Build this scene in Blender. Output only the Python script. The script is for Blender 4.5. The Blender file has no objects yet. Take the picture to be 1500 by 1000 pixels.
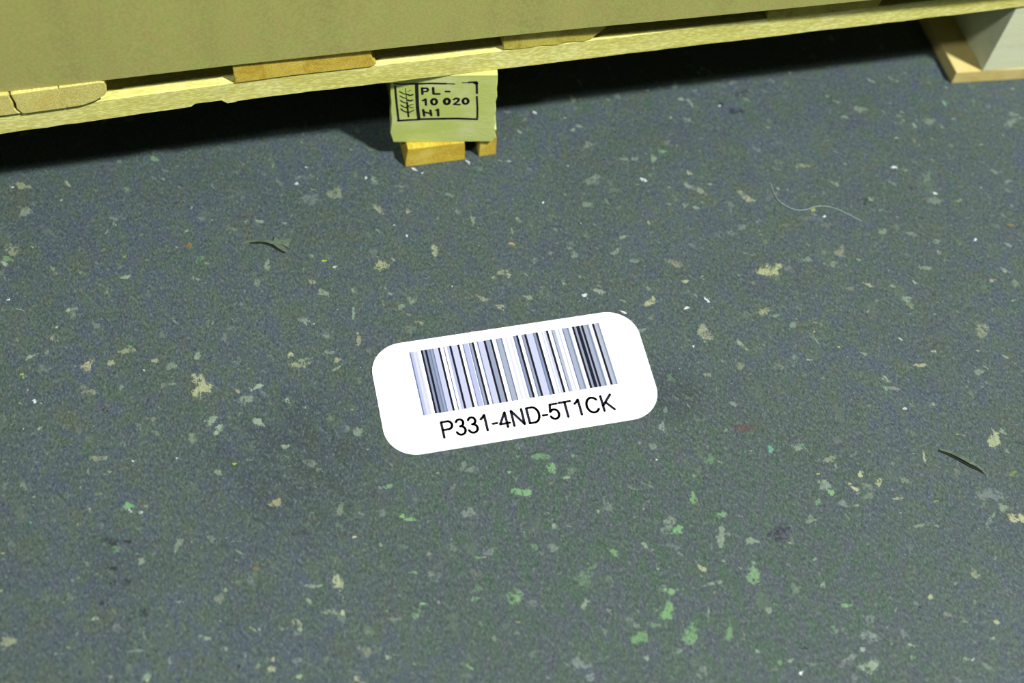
import bpy, bmesh, math, random
from mathutils import Vector, Matrix

random.seed(7)
C = bpy.context.scene.collection
MM = 0.001
E = 1.9            # light level: radiance of a white floor

# ---------------------------------------------------------------- camera, world, lights
cam_d = bpy.data.cameras.new('camera')
cam = bpy.data.objects.new('camera', cam_d); C.objects.link(cam)
R = Matrix([[0.9747083, 0.1526252, -0.1632463], [-0.2165925, 0.8251186, -0.5217921], [0.0550589, 0.543953, 0.8373074]])
T = Vector((-0.0236, -0.76473, 0.91997))
M = R.to_4x4(); M.translation = T
cam.matrix_world = M
cam_d.sensor_width = 36.0; cam_d.lens = 49.277
cam_d.clip_start = 0.01; cam_d.clip_end = 60
cam_d.dof.use_dof = True
cam_d.dof.focus_distance = -(M.inverted() @ Vector((0.155, -0.23, 0))).z
cam_d.dof.aperture_fstop = 3.2
bpy.context.scene.camera = cam

w = bpy.data.worlds.new('hall'); bpy.context.scene.world = w; w.use_nodes = True
w.node_tree.nodes['Background'].inputs[0].default_value = (0.9, 1.0, 0.95, 1)
w.node_tree.nodes['Background'].inputs[1].default_value = 0.07

def lamp(name, pos, aim, size, power, col):
    d = bpy.data.lights.new(name, 'AREA'); d.shape = 'DISK'; d.size = size; d.energy = power; d.color = col
    o = bpy.data.objects.new(name, d); C.objects.link(o); o.location = pos
    o.rotation_euler = (Vector(aim) - Vector(pos)).to_track_quat('-Z', 'Y').to_euler()
    return o
lamp('hall_lamp', (2.45, -2.28, 5.0), (0.2, -0.1, 0), 0.36, 700, (1.0, 1.0, 0.97))
lamp('hall_lamp', (-2.6, -2.5, 5.0), (0.2, -0.1, 0), 0.5, 130, (0.97, 1.0, 0.97))

vs = bpy.context.scene.view_settings
vs.view_transform = 'Standard'; vs.look = 'None'; vs.gamma = 1.0; vs.exposure = 0.0; vs.use_curve_mapping = False

# ---------------------------------------------------------------- helpers
def lin(c):
    c /= 255.0
    return c / 12.92 if c <= 0.04045 else ((c + 0.055) / 1.055) ** 2.4
def alb(r, g, b, k=E):       # surface colour that shows as (r,g,b) when lit by k
    return tuple(min(0.95, lin(v) / k) for v in (r, g, b)) + (1.0,)

def place(o, parent, origin):
    o.location = origin
    if parent is not None:
        o.parent = parent
        p = Vector((0, 0, 0)); q = parent
        while q is not None:
            p += Vector(q.location); q = q.parent
        o.location = Vector(origin) - p

def obj(name, verts, faces, m, parent=None, smooth=False):
    """one mesh object from world millimetres; origin at the middle of its base"""
    xs = [v[0] for v in verts]; ys = [v[1] for v in verts]; zs = [v[2] for v in verts]
    o0 = Vector(((min(xs) + max(xs)) / 2, (min(ys) + max(ys)) / 2, min(zs)))
    me = bpy.data.meshes.new(name)
    me.from_pydata([tuple((Vector(v) - o0) * MM) for v in verts], [], faces)
    me.update()
    bm = bmesh.new(); bm.from_mesh(me); bmesh.ops.recalc_face_normals(bm, faces=bm.faces); bm.to_mesh(me); bm.free()
    if smooth:
        for p in me.polygons: p.use_smooth = True
    me.materials.append(m)
    o = bpy.data.objects.new(name, me); C.objects.link(o)
    place(o, parent, o0 * MM)
    return o

def empty(name, loc_mm, label, cat, group=None):
    o = bpy.data.objects.new(name, None); C.objects.link(o)
    o.location = Vector(loc_mm) * MM; o.empty_display_size = .05
    tag(o, label, cat, group); return o
def tag(o, label, cat, group=None):
    o['label'] = label; o['category'] = cat
    if group: o['group'] = group

def bevel(o, wdt, seg=2):
    md = o.modifiers.new('bevel', 'BEVEL'); md.width = wdt * MM; md.segments = seg
    md.limit_method = 'ANGLE'; md.angle_limit = math.radians(40)

def extr(name, prof, y0, y1, m, parent, dx=0.0, bv=0.8, n=4):
    """profile of (x, z) points run along the depth; n cuts"""
    k = len(prof); V = []; F = []
    for i in range(n + 1):
        t = i / n; y = y0 + (y1 - y0) * t
        V += [(x + dx * t, y, z) for x, z in prof]
    for i in range(n):
        for j in range(k):
            a, b = i * k + j, i * k + (j + 1) % k
            F.append((a, b, b + k, a + k))
    F.append(tuple(range(k))[::-1]); F.append(tuple(range(n * k, n * k + k)))
    o = obj(name, V, F, m, parent)
    if bv: bevel(o, bv)
    return o

def interp(x, X, Y):
    if x <= X[0]: return Y[0]
    for i in range(len(X) - 1):
        if x <= X[i + 1]: return Y[i] + (Y[i + 1] - Y[i]) * (x - X[i]) / (X[i + 1] - X[i])
    return Y[-1]
def sag(x):                  # the deck is slightly bowed
    return interp(x, [-460, -204, -102, 0, 181, 400, 640, 760], [-2.0, -2.3, .5, 2.2, 1.0, 0, -2, -2.2])

# ---------------------------------------------------------------- node helpers
class NT:
    def __init__(s, name, rough=0.8, spec=0.3):
        s.m = bpy.data.materials.new(name); s.m.use_nodes = True
        s.t = s.m.node_tree; s.b = s.t.nodes['Principled BSDF']
        s.b.inputs['Roughness'].default_value = rough
        s.b.inputs['Specular IOR Level'].default_value = spec
    def n(s, typ, **kw):
        x = s.t.nodes.new(typ)
        for k, v in kw.items(): setattr(x, k, v)
        return x
    def L(s, a, b): s.t.links.new(a, b)
    def set(s, sock, v):
        if hasattr(v, 'links'): s.L(v, sock)
        else: sock.default_value = v
    def coord(s, world=False, scale=(1, 1, 1), rotz=0, off=(0, 0, 0)):
        if world: src = s.n('ShaderNodeNewGeometry').outputs['Position']
        else: src = s.n('ShaderNodeTexCoord').outputs['Object']
        mp = s.n('ShaderNodeMapping'); s.L(src, mp.inputs[0])
        mp.inputs['Scale'].default_value = scale; mp.inputs['Rotation'].default_value = (0, 0, rotz)
        mp.inputs['Location'].default_value = off
        return mp.outputs[0]
    def noise(s, vec, scale, detail=3, rough=0.5, dist=0, out='Fac'):
        x = s.n('ShaderNodeTexNoise'); s.L(vec, x.inputs['Vector'])
        x.inputs['Scale'].default_value = scale; x.inputs['Detail'].default_value = detail
        x.inputs['Roughness'].default_value = rough; x.inputs['Distortion'].default_value = dist
        return x.outputs[out]
    def rng(s, v, a, b, c=0.0, d=1.0):
        x = s.n('ShaderNodeMapRange', interpolation_type='SMOOTHSTEP'); s.L(v, x.inputs[0])
        for i, q in enumerate((a, b, c, d)): s.set(x.inputs[i + 1], q)
        return x.outputs[0]
    def mth(s, op, a, b=0.0, c=0.0):
        x = s.n('ShaderNodeMath', operation=op)
        for i, q in enumerate((a, b, c)): s.set(x.inputs[i], q)
        return x.outputs[0]
    def mix(s, f, a, b, mode='MIX'):
        x = s.n('ShaderNodeMix', data_type='RGBA', blend_type=mode)
        s.set(x.inputs[0], f); s.set(x.inputs[6], a); s.set(x.inputs[7], b)
        return x.outputs[2]
    def bump(s, h, strength, dist=0.001):
        x = s.n('ShaderNodeBump'); s.L(h, x.inputs['Height'])
        x.inputs['Strength'].default_value = strength; x.inputs['Distance'].default_value = dist
        s.L(x.outputs[0], s.b.inputs['Normal'])
    def col(s, v): s.set(s.b.inputs['Base Color'], v)
    def blob(s, pos, cx, cy, r0, r1):      # soft round zone on the floor, mm
        x = s.n('ShaderNodeVectorMath', operation='DISTANCE'); s.L(pos, x.inputs[0])
        x.inputs[1].default_value = (cx * MM, cy * MM, 0)
        return s.rng(x.outputs['Value'], r0 * MM, r1 * MM, 1.0, 0.0)

def wood(name, c1, c2, c3, axis=0, f=1.0, k=E, rough=0.75, spk=0.5):
    q = NT(name, rough, 0.25)
    lo, hi = 9 * f, 90 * f
    sc = [hi, hi, hi]; sc[axis] = lo
    v = q.coord(scale=tuple(sc))
    g = q.noise(v, 1.0, 5, 0.62, 1.2)
    sc2 = [900, 900, 900]; sc2[axis] = 190
    g2 = q.noise(q.coord(scale=tuple(sc2)), 1.0, 2, 0.6)
    g3 = q.noise(q.coord(), 28, 3, 0.55)
    c = q.mix(q.rng(g, .36, .64), alb(*c1, k), alb(*c2, k))
    c = q.mix(q.rng(g3, .48, .75, 0, .8), c, alb(*c3, k))
    dark = q.mix(1.0, c, (.72, .68, .55, 1), 'MULTIPLY')
    c = q.mix(q.rng(g2, .44, .62, spk, 0), c, dark)
    q.col(c); q.bump(g2, .35, .0006)
    return q.m

def plain(name, c, k=E, rough=0.6, spec=0.3):
    q = NT(name, rough, spec); q.col(alb(*c, k)); return q.m

# ---------------------------------------------------------------- floor
def floor_colour(q):
    P = q.coord(world=True)
    S = q.coord(world=True, scale=(1.0, .55, 1), rotz=math.radians(38))
    n1 = q.noise(S, 95, 4, .62, .6); n2 = q.noise(P, 11, 3, .5, .3)
    n3 = q.noise(S, 620, 3, .75); n4 = q.noise(P, 260, 3, .65, .4); n5 = q.noise(S, 90, 4, .62, .8, 'Color'); n6 = q.noise(P, 38, 4, .6, .8, 'Color')
    sp = q.n('ShaderNodeSeparateColor'); q.L(n5, sp.inputs[0])
    blue, green = alb(75, 89, 102), alb(80, 98, 86)
    c = q.mix(q.rng(n1, .38, .62), blue, green)
    c = q.mix(q.rng(n2, .40, .66, 0, .55), c, alb(74, 88, 82))
    c = q.mix(q.rng(sp.outputs[0], .52, .74, 0, .5), c, alb(88, 86, 104))
    c = q.mix(q.rng(sp.outputs[1], .56, .76, 0, .5), c, alb(92, 94, 74))
    s6 = q.n('ShaderNodeSeparateColor'); q.L(n6, s6.inputs[0])
    c = q.mix(q.rng(s6.outputs[0], .50, .68, 0, .5), c, alb(66, 92, 72))
    c = q.mix(q.rng(s6.outputs[1], .50, .68, 0, .5), c, alb(72, 78, 98))
    c = q.mix(q.rng(s6.outputs[2], .54, .70, 0, .45), c, alb(88, 92, 66))
    # green paint dust trodden in
    z = q.mth('MAXIMUM', q.blob(P, 165, -360, 40, 210), q.blob(P, 300, -430, 40, 190))
    z = q.mth('MAXIMUM', z, q.mth('MULTIPLY', q.blob(P, 268, -320, 20, 90), .9))
    c = q.mix(q.mth('MULTIPLY', z, q.rng(sp.outputs[2], .40, .62, .25, .95)), c, alb(66, 94, 74))
    c = q.mix(q.mth('MULTIPLY', z, q.rng(n1, .60, .42, 0, .5)), c, alb(84, 84, 100))
    # darker scuffs
    d = q.mth('MULTIPLY', q.blob(P, 268, -262, 8, 34), q.rng(n1, .35, .6, .3, .6))
    d = q.mth('MAXIMUM', d, q.mth('MULTIPLY', q.blob(P, -22, -262, 25, 90), q.rng(sp.outputs[1], .40, .6, .1, .5)))
    d = q.mth('MAXIMUM', d, q.mth('MULTIPLY', q.blob(P, -158, -322, 8, 45), q.rng(n4, .45, .6, 0, .45)))
    c = q.mix(d, c, alb(46, 54, 62))
    # light and dark grit
    c = q.mix(q.rng(n4, .35, .47, .50, 0), c, alb(50, 60, 62))
    c = q.mix(q.rng(n4, .56, .72, 0, .6), c, alb(108, 122, 114))
    c = q.mix(q.rng(n3, .35, .5, .62, 0), c, alb(42, 52, 58))
    c = q.mix(q.rng(n3, .52, .70, 0, .68), c, alb(122, 134, 134))
    # small pale specks and worn patches, two sizes
    for sc, thr, lo, colr, amt in ((110, .10, .80, (120, 134, 116), .45), (55, .14, .80, (98, 114, 98), .45)):
        vd = q.n('ShaderNodeVectorMath', operation='ADD'); q.L(S, vd.inputs[0])
        nn = q.noise(P, sc * 2.2, 2, .6, 0, 'Color')
        ms = q.n('ShaderNodeVectorMath', operation='SCALE'); q.L(nn, ms.inputs[0]); ms.inputs['Scale'].default_value = .9 / sc
        q.L(ms.outputs[0], vd.inputs[1])
        vo = q.n('ShaderNodeTexVoronoi'); q.L(vd.outputs[0], vo.inputs['Vector']); vo.inputs['Scale'].default_value = sc
        sv = q.n('ShaderNodeSeparateColor'); q.L(vo.outputs['Color'], sv.inputs[0])
        f = q.mth('MULTIPLY', q.rng(vo.outputs['Distance'], thr, thr + .22, 1, 0), q.rng(sv.outputs[0], lo, lo + .22, 0, amt))
        c = q.mix(f, c, alb(*colr))
    c = q.mix(1.0, c, (1.12, 1.14, 1.14, 1), 'MULTIPLY')
    return c, n1, n3, n4

q = NT('worn_floor', .62, .28)
c, n1, n3, n4 = floor_colour(q); q.col(c)
q.bump(q.mth('ADD', n4, q.mth('MULTIPLY', n3, .6)), .35, .0008)
M_FLOOR = q.m
floor = obj('floor', [(x, y, z) for z in (-60, 0) for x, y in ((-2600, -2600), (2900, -2600), (2900, 2600), (-2600, 2600))],
            [(3, 2, 1, 0), (4, 5, 6, 7), (0, 1, 5, 4), (1, 2, 6, 5), (2, 3, 7, 6), (3, 0, 4, 7)], M_FLOOR)
floor['kind'] = 'structure'

q = NT('paint_fleck', .65, .3)
c, n1, n3, n4 = floor_colour(q)
at = q.n('ShaderNodeAttribute', attribute_name='Col')
st = q.n('ShaderNodeAttribute', attribute_name='Str')
wear = q.noise(q.coord(world=True), 420, 5, .7, .8)
wear2 = q.noise(q.coord(world=True, scale=(1, .6, 1), rotz=.66), 190, 3, .6, .6)
wr = q.mth('ADD', q.rng(wear, .30, .70, -.6, .45), q.rng(wear2, .32, .68, -.6, .35))
mask = q.rng(q.mth('ADD', at.outputs['Alpha'], wr), .25, .80)
mask = q.mth('MULTIPLY', mask, st.outputs['Fac'])
grit = q.mix(q.rng(n3, .35, .65), (.85, .85, .85, 1), (1.15, 1.15, 1.15, 1))
q.col(q.mix(mask, c, q.mix(1.0, at.outputs['Color'], grit, 'MULTIPLY')))
q.bump(q.mth('ADD', n4, wear), .35, .0008)
M_FLECK = q.m
FC = {'c': (180, 186, 146), 'p': (150, 172, 148), 'g': (126, 172, 122), 's': (136, 150, 146), 'o': (168, 134, 44),
      'y': (176, 190, 70), 'w': (225, 235, 240), 't': (100, 176, 150), 'r': (116, 64, 66), 'd': (38, 44, 52), 'v': (46, 46, 64)}  # w: paper bits and glints of light painted in as white specks
FLECKS = [[-209.2,31.6,6.0,-1.0,0.1,3.7,"c",0.5],[-207.4,4.5,5.4,-0.9,0.2,5.7,"p",0.7],[-218.8,-33.6,5.3,-0.9,0.2,6.2,"c",0.4],[-81.4,-38.6,2.2,-0.4,0.2,1.7,"p",0.8],[-82.3,-53.9,3.7,-0.7,0.3,3.4,"o",0.6],[-132.7,-55.9,2.1,-0.4,0.1,2.0,"y",0.4],
[-74.4,-67.8,3.7,-0.7,0.3,3.4,"g",0.4],[20.9,-23.5,6.1,-1.1,1.0,7.2,"s",0.5],[42.5,-20.0,6.7,-1.2,1.0,6.5,"c",0.4],[-21.8,-84.2,1.9,-0.3,0.8,6.8,"p",0.7],[11.2,-107.2,3.7,-0.7,0.3,2.0,"c",0.6],[22.8,-88.0,2.4,-0.4,0.1,1.0,"y",0.9],
[30.5,-95.7,2.1,-0.4,0.2,1.3,"w",0.6],[-0.3,-142.5,4.7,-0.9,0.3,1.9,"p",0.5],[-31.7,-129.5,3.1,-0.6,0.1,1.0,"p",0.6],[-136.0,-146.3,6.1,-1.1,0.2,3.1,"c",0.5],[-116.4,-158.8,3.0,-0.6,0.2,2.5,"c",0.6],[-104.7,-166.0,4.0,-0.8,0.4,4.3,"p",0.5],
[-167.1,-154.3,5.4,2.7,-1.5,4.1,"c",0.8],[-149.8,-154.4,2.5,-0.5,0.2,3.1,"c",0.7],[-191.0,-124.7,3.0,-0.6,0.2,3.8,"c",0.6],[-188.0,-114.4,1.5,-0.3,0.1,1.6,"c",0.7],[-208.8,-138.5,4.6,1.8,-0.6,1.8,"p",0.8],[-218.3,-121.0,3.0,-0.6,0.1,2.5,"p",0.5],
[-84.2,-187.8,9.0,-1.7,0.8,8.5,"c",1.0],[-8.8,-181.3,8.5,2.9,-1.0,4.2,"c",0.5],[19.2,-184.0,3.1,-0.6,0.4,2.5,"c",0.7],[13.1,-175.3,3.6,-0.7,0.4,2.5,"p",0.5],[-44.1,-196.5,4.3,2.0,-0.8,2.3,"p",0.9],[-53.4,-205.8,5.5,-1.0,0.5,4.2,"p",0.7],
[-22.5,-212.8,2.5,-0.5,0.3,2.4,"p",0.7],[-206.8,-178.1,2.0,-0.4,0.1,1.8,"w",1.0],[-168.4,-176.3,6.4,-1.2,0.3,4.8,"c",0.4],[-143.3,-177.3,2.0,-0.4,0.2,2.4,"p",0.5],[-175.7,-104.4,2.1,-0.4,0.3,5.8,"p",0.5],[-178.5,-99.9,1.5,-0.3,0.1,1.9,"c",0.7],
[-215.4,-92.5,2.9,-1.5,0.2,0.9,"p",0.6],[-223.3,-81.9,1.3,-0.2,0.0,1.3,"w",0.8],[-148.7,-88.2,2.6,-0.5,0.2,2.6,"p",0.4],[-68.2,-28.1,4.9,-0.9,0.2,1.8,"p",0.4],[-96.1,19.2,2.2,-0.4,0.2,2.2,"p",0.5],[-103.7,22.0,2.8,-0.5,0.2,2.9,"p",0.4],
[-178.4,10.9,1.4,-0.2,0.1,1.1,"w",0.6],[-215.3,-152.8,1.5,-0.3,0.0,1.2,"y",0.7],[-137.5,-15.8,3.2,-0.6,0.1,2.1,"s",0.6],[-129.9,-16.4,2.7,-0.5,0.1,1.8,"s",0.5],[22.3,11.3,1.7,-0.3,0.2,1.1,"w",1.0],[12.1,-5.0,1.7,-0.3,0.2,1.8,"w",0.8],
[-1.8,-15.1,1.1,-0.2,0.1,1.1,"w",0.8],[-33.7,-37.1,1.6,-0.3,0.2,2.1,"p",0.6],[-3.4,-44.6,2.7,-0.5,0.2,1.8,"p",0.5],[-81.3,-219.2,5.3,1.2,-0.8,4.1,"p",0.7],[-76.2,-227.9,4.6,3.3,-1.6,3.0,"p",0.9],[-46.8,-226.9,5.2,-2.1,0.8,2.8,"p",0.9],
[-57.8,-217.0,2.5,-0.5,0.1,0.9,"p",0.6],[-123.6,-210.0,3.0,-0.6,0.2,2.9,"c",0.4],[-164.0,-235.6,5.8,-1.1,0.2,2.8,"c",0.5],[-157.0,-248.3,1.9,-0.4,0.1,1.1,"p",0.4],[-107.9,-246.3,1.2,-0.2,0.1,1.4,"w",0.9],[-68.0,-258.6,1.9,-0.4,0.1,1.1,"y",1.0],
[-57.4,-257.1,2.2,-0.4,0.1,1.1,"p",0.6],[-29.6,-251.4,2.9,0.6,-0.4,2.3,"p",0.6],[-137.4,-285.1,1.7,-0.3,0.1,1.9,"w",1.0],[-211.0,-264.7,0.9,-0.2,0.0,0.8,"w",0.8],[-213.4,-278.5,1.2,-0.2,0.0,0.8,"t",0.6],[-208.0,-285.5,1.2,-0.2,0.0,0.8,"y",0.6],
[-113.2,-314.7,2.0,-1.5,2.9,5.3,"p",0.5],[-73.5,-320.3,4.3,0.0,-0.0,1.1,"p",0.5],[-71.7,-329.8,3.8,-2.4,0.5,1.1,"p",0.5],[-63.0,-344.8,2.3,-0.5,0.4,3.1,"o",0.35],[-75.6,-351.2,1.8,0.4,-0.2,1.0,"p",0.7],[-8.3,-365.0,3.7,-0.7,0.9,5.6,"c",0.8],
[-24.6,-364.9,5.6,-1.1,0.3,2.0,"p",0.6],[-29.9,-375.2,1.8,-0.4,0.4,3.0,"p",0.5],[-16.3,-386.1,6.4,-1.3,0.3,2.0,"p",0.5],[-40.2,-388.5,3.7,-0.7,0.4,3.0,"c",0.6],[-38.7,-394.8,1.8,-0.4,0.3,2.0,"p",0.7],[-70.1,-388.0,3.3,-2.9,0.4,0.6,"c",0.7],
[-89.4,-361.4,3.2,-0.6,0.4,4.0,"c",0.3],[-85.1,-356.0,1.4,-0.3,0.2,2.0,"p",0.6],[-115.3,-358.8,4.6,-0.9,0.1,1.0,"p",0.5],[-198.3,-339.3,1.6,-0.3,0.1,1.3,"p",0.6],[-234.8,-326.9,1.4,-0.3,0.0,1.3,"c",0.6],[-231.3,-365.2,6.6,-1.3,0.1,4.9,"c",0.5],
[-144.2,-372.7,2.7,-0.5,0.2,2.0,"y",0.3],[-90.8,-377.9,1.1,-0.2,0.1,1.0,"w",0.7],[-101.6,-388.7,2.7,-0.5,0.1,1.5,"p",0.7],[-61.0,-412.1,3.1,-0.6,0.3,2.4,"c",0.8],[-61.8,-418.8,2.7,-0.5,0.4,3.3,"c",0.8],[-69.7,-415.3,2.2,-0.5,0.3,2.4,"p",0.5],
[-43.7,-427.8,3.1,-0.6,0.2,1.2,"p",0.8],[-43.0,-415.8,4.1,-0.8,0.3,1.9,"p",0.5],[-166.2,-403.1,1.8,-0.4,0.1,0.9,"p",0.8],[-127.3,-399.8,1.3,-0.3,0.3,2.9,"p",0.5],[-148.1,-388.3,6.2,-1.3,0.1,1.4,"s",0.5],[-229.8,-246.1,2.4,-0.5,0.1,3.9,"s",0.4],
[-155.4,-310.7,3.7,-0.7,0.2,2.6,"g",0.4],[-154.1,-305.7,10.2,-2.0,0.2,3.2,"d",0.8],[-163.3,-301.7,3.3,-0.6,0.2,3.7,"d",0.7],[-156.4,-325.3,4.6,-0.9,0.2,2.6,"d",0.9],[-159.9,-335.6,3.2,-0.6,0.1,2.0,"d",0.8],[-151.6,-336.7,3.2,-0.6,0.2,3.1,"d",0.8],
[-168.2,-349.3,1.6,-0.3,0.1,1.5,"d",0.8],[-150.9,-364.4,1.1,-0.2,0.3,4.5,"d",0.7],[-141.5,-362.2,3.6,-0.7,0.3,3.5,"d",0.7],[-84.7,-382.1,1.8,-0.4,0.2,1.5,"d",0.7],[-135.5,-390.3,1.8,-0.4,0.1,1.4,"d",0.8],[-81.3,-412.9,2.2,-0.4,0.3,2.4,"d",0.8],
[-156.6,-196.6,3.4,-0.7,0.2,2.4,"d",0.7],[-26.4,-323.0,7.1,-1.4,0.5,3.7,"v",0.5],[155.7,-295.0,7.0,-1.3,0.8,3.4,"g",0.6],[160.5,-305.8,4.5,-0.9,1.1,4.5,"g",0.8],[179.0,-298.9,3.7,-4.4,1.4,1.4,"g",0.8],[169.6,-315.7,3.0,-0.6,0.3,1.4,"p",0.6],
[173.8,-311.3,5.0,-1.0,0.7,2.8,"p",0.3],[133.6,-321.3,8.4,-1.6,0.9,3.8,"g",0.95],[93.4,-330.4,4.0,-4.6,3.3,3.5,"s",0.9],[48.8,-327.3,4.3,-0.8,0.3,1.6,"g",0.9],[45.1,-323.3,2.4,-0.5,0.3,1.6,"g",0.8],[9.7,-333.4,1.7,-0.3,0.3,1.6,"c",0.9],
[74.9,-347.7,1.9,-0.4,0.4,2.1,"g",0.7],[38.9,-298.5,3.4,-0.7,0.4,2.2,"g",0.6],[193.0,-344.1,4.9,-1.0,1.4,5.4,"p",0.4],[235.3,-364.1,4.4,-0.9,1.1,3.7,"p",0.6],[238.9,-373.2,3.9,-0.8,1.1,3.7,"g",0.9],[230.7,-371.0,4.9,-1.0,1.2,4.2,"p",0.4],
[189.3,-381.5,3.2,-3.7,1.9,1.8,"g",0.8],[101.1,-363.2,5.4,1.0,-0.4,3.1,"s",0.5],[92.1,-365.7,2.4,-0.5,0.2,1.0,"g",0.6],[44.9,-368.1,3.8,-0.7,0.3,1.5,"g",0.7],[110.5,-401.5,5.2,-1.0,1.2,5.5,"g",0.8],[158.7,-414.7,2.8,-0.6,1.0,4.0,"p",0.8],
[163.3,-396.2,7.2,-1.4,1.7,6.6,"g",0.35],[220.9,-417.6,4.8,-0.9,1.0,3.5,"g",1.0],[214.4,-431.5,4.2,-2.2,3.9,6.8,"g",1.0],[189.8,-446.5,7.0,-1.4,1.2,4.3,"g",0.7],[143.7,-456.8,4.7,-4.4,3.7,4.0,"s",0.85],[149.4,-466.7,4.1,-0.8,0.7,2.8,"s",0.8],
[47.2,-392.6,1.6,-0.3,0.2,1.0,"g",0.9],[41.7,-398.7,3.2,-0.6,0.8,4.4,"g",0.5],[26.1,-400.2,4.6,-0.9,0.3,2.0,"s",0.5],[69.8,-443.3,2.3,-3.0,0.7,0.6,"g",0.8],[16.9,-426.3,1.8,-0.4,0.3,1.7,"p",0.7],[-5.4,-436.5,2.2,-0.5,0.5,2.8,"c",0.7],
[-5.0,-368.2,1.9,-0.4,0.5,3.5,"c",0.6],[-6.2,-378.9,1.4,-0.3,0.3,2.0,"c",0.5],[-8.1,-388.3,1.8,-0.4,0.3,2.0,"c",0.8],[2.0,-419.9,3.6,-0.7,0.8,4.8,"c",0.35],[84.4,-395.8,3.3,-0.7,0.3,1.5,"g",0.5],[87.2,-389.1,3.8,-0.7,0.6,3.0,"g",0.3],
[190.7,-461.2,1.3,-1.3,1.7,1.8,"p",0.8],[204.1,-477.8,1.8,-0.4,0.4,1.4,"g",0.8],[148.0,-368.6,3.4,-0.7,0.7,3.1,"p",0.4],[171.3,-388.8,2.9,-0.6,0.7,2.6,"g",0.4],[128.4,-303.1,1.5,-0.3,0.2,1.1,"g",0.8],[133.3,-308.7,1.5,-0.3,0.5,2.2,"g",0.6],
[113.6,-443.8,3.5,1.6,-0.7,1.8,"s",0.4],[216.5,-399.3,1.4,-0.3,0.4,1.5,"g",0.8],[278.3,-320.8,6.1,-1.2,1.2,3.9,"g",0.45],[326.7,-321.8,1.8,-1.8,2.5,2.6,"t",0.9],[315.1,-300.3,11.4,-2.2,1.1,3.4,"r",0.5],[298.9,-299.7,3.1,-0.6,0.7,2.3,"g",0.5],
[257.7,-350.4,3.1,0.6,-0.2,5.4,"g",0.7],[274.6,-367.3,5.7,-0.0,0.3,2.2,"g",0.7],[268.4,-383.9,3.4,-0.7,2.3,7.3,"p",0.6],[289.1,-391.2,4.4,-0.9,1.0,3.1,"p",0.7],[310.5,-389.9,12.0,1.0,0.4,5.8,"v",0.9],[264.8,-402.3,1.9,-0.4,0.4,1.3,"p",0.8],
[282.5,-418.1,6.4,-4.2,3.8,5.3,"g",0.9],[252.9,-417.6,6.6,0.5,0.1,2.0,"p",0.6],[242.1,-439.6,1.4,-0.3,1.5,4.9,"p",0.6],[253.2,-454.1,2.4,-0.5,2.4,7.7,"g",0.7],[225.5,-451.6,6.1,-1.2,2.1,7.2,"g",0.7],[357.8,-358.3,4.6,-0.9,1.5,4.3,"p",0.6],
[360.5,-365.7,2.0,-0.4,1.2,3.2,"g",0.9],[370.8,-346.2,2.0,-0.4,1.0,2.8,"s",0.7],[369.3,-338.2,4.6,-0.9,1.0,2.8,"c",0.5],[387.2,-355.2,2.3,-0.4,0.9,2.5,"c",0.9],[376.4,-360.7,1.8,-0.3,0.6,1.6,"c",0.7],[398.6,-364.4,3.6,-0.7,1.2,3.3,"c",0.8],
[348.1,-370.2,2.5,-0.5,0.8,2.1,"g",0.6],[338.3,-383.0,5.0,-1.0,1.1,3.2,"p",0.5],[407.6,-379.4,4.1,-0.8,0.4,1.1,"c",0.6],[375.2,-378.9,3.0,-0.6,0.3,0.8,"p",0.6],[416.7,-403.3,8.0,-0.1,0.4,1.6,"p",0.6],[500.7,-345.3,6.3,-1.2,2.9,6.8,"c",0.7],
[440.9,-350.8,1.4,0.2,0.3,5.0,"c",0.6],[479.3,-389.8,11.3,-2.2,2.3,5.4,"s",0.6],[490.6,-412.1,5.6,-1.1,2.1,4.7,"c",1.0],[469.7,-409.7,1.5,-1.2,5.0,5.2,"p",0.6],[502.8,-376.8,2.1,-0.4,1.4,3.3,"y",0.3],[441.7,-447.4,4.4,-0.9,1.5,3.5,"c",0.5],
[441.8,-484.5,5.0,-2.6,0.8,1.1,"c",0.9],[433.9,-495.4,2.7,-1.8,1.4,1.6,"p",0.7],[409.9,-473.0,3.4,-0.7,1.2,2.9,"c",0.4],[402.9,-457.9,1.5,-0.3,0.8,2.0,"c",0.9],[375.5,-488.8,3.1,-2.0,1.0,1.2,"p",0.7],[350.1,-477.6,6.7,-1.3,1.4,3.8,"s",0.9],
[329.1,-490.1,6.8,2.7,-0.8,2.6,"s",0.85],[341.0,-485.4,2.1,-0.4,0.8,2.1,"p",0.8],[340.9,-497.9,6.1,-1.2,1.9,5.1,"p",0.9],[288.4,-482.9,2.3,-0.5,0.5,1.4,"p",0.9],[293.0,-492.8,1.6,-0.3,0.5,1.4,"w",1.0],[282.3,-483.2,2.8,-0.6,0.6,1.9,"g",0.7],
[267.5,-472.2,1.9,-0.4,0.5,1.4,"p",0.7],[340.8,-452.4,4.8,-1.0,0.5,1.5,"g",0.7],[327.0,-467.8,1.7,-3.2,2.3,1.4,"g",0.6],[329.9,-433.9,2.2,-0.4,0.8,2.2,"p",0.7],[285.0,-445.0,1.9,-0.4,1.1,3.4,"p",0.6],[409.4,-506.7,2.4,-0.5,0.8,1.9,"p",0.7],
[414.6,-507.8,1.4,-0.3,0.5,1.2,"w",0.9],[461.7,-438.3,1.2,-0.2,0.8,1.8,"p",0.6],[435.9,-386.6,1.8,-0.3,0.5,1.3,"y",0.5],[373.0,-497.9,1.9,-0.4,0.7,1.9,"g",0.6],[355.8,-348.6,1.5,-0.3,0.3,0.8,"y",1.0],[338.9,-331.2,1.0,-0.2,0.4,1.1,"r",1.0],
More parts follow.
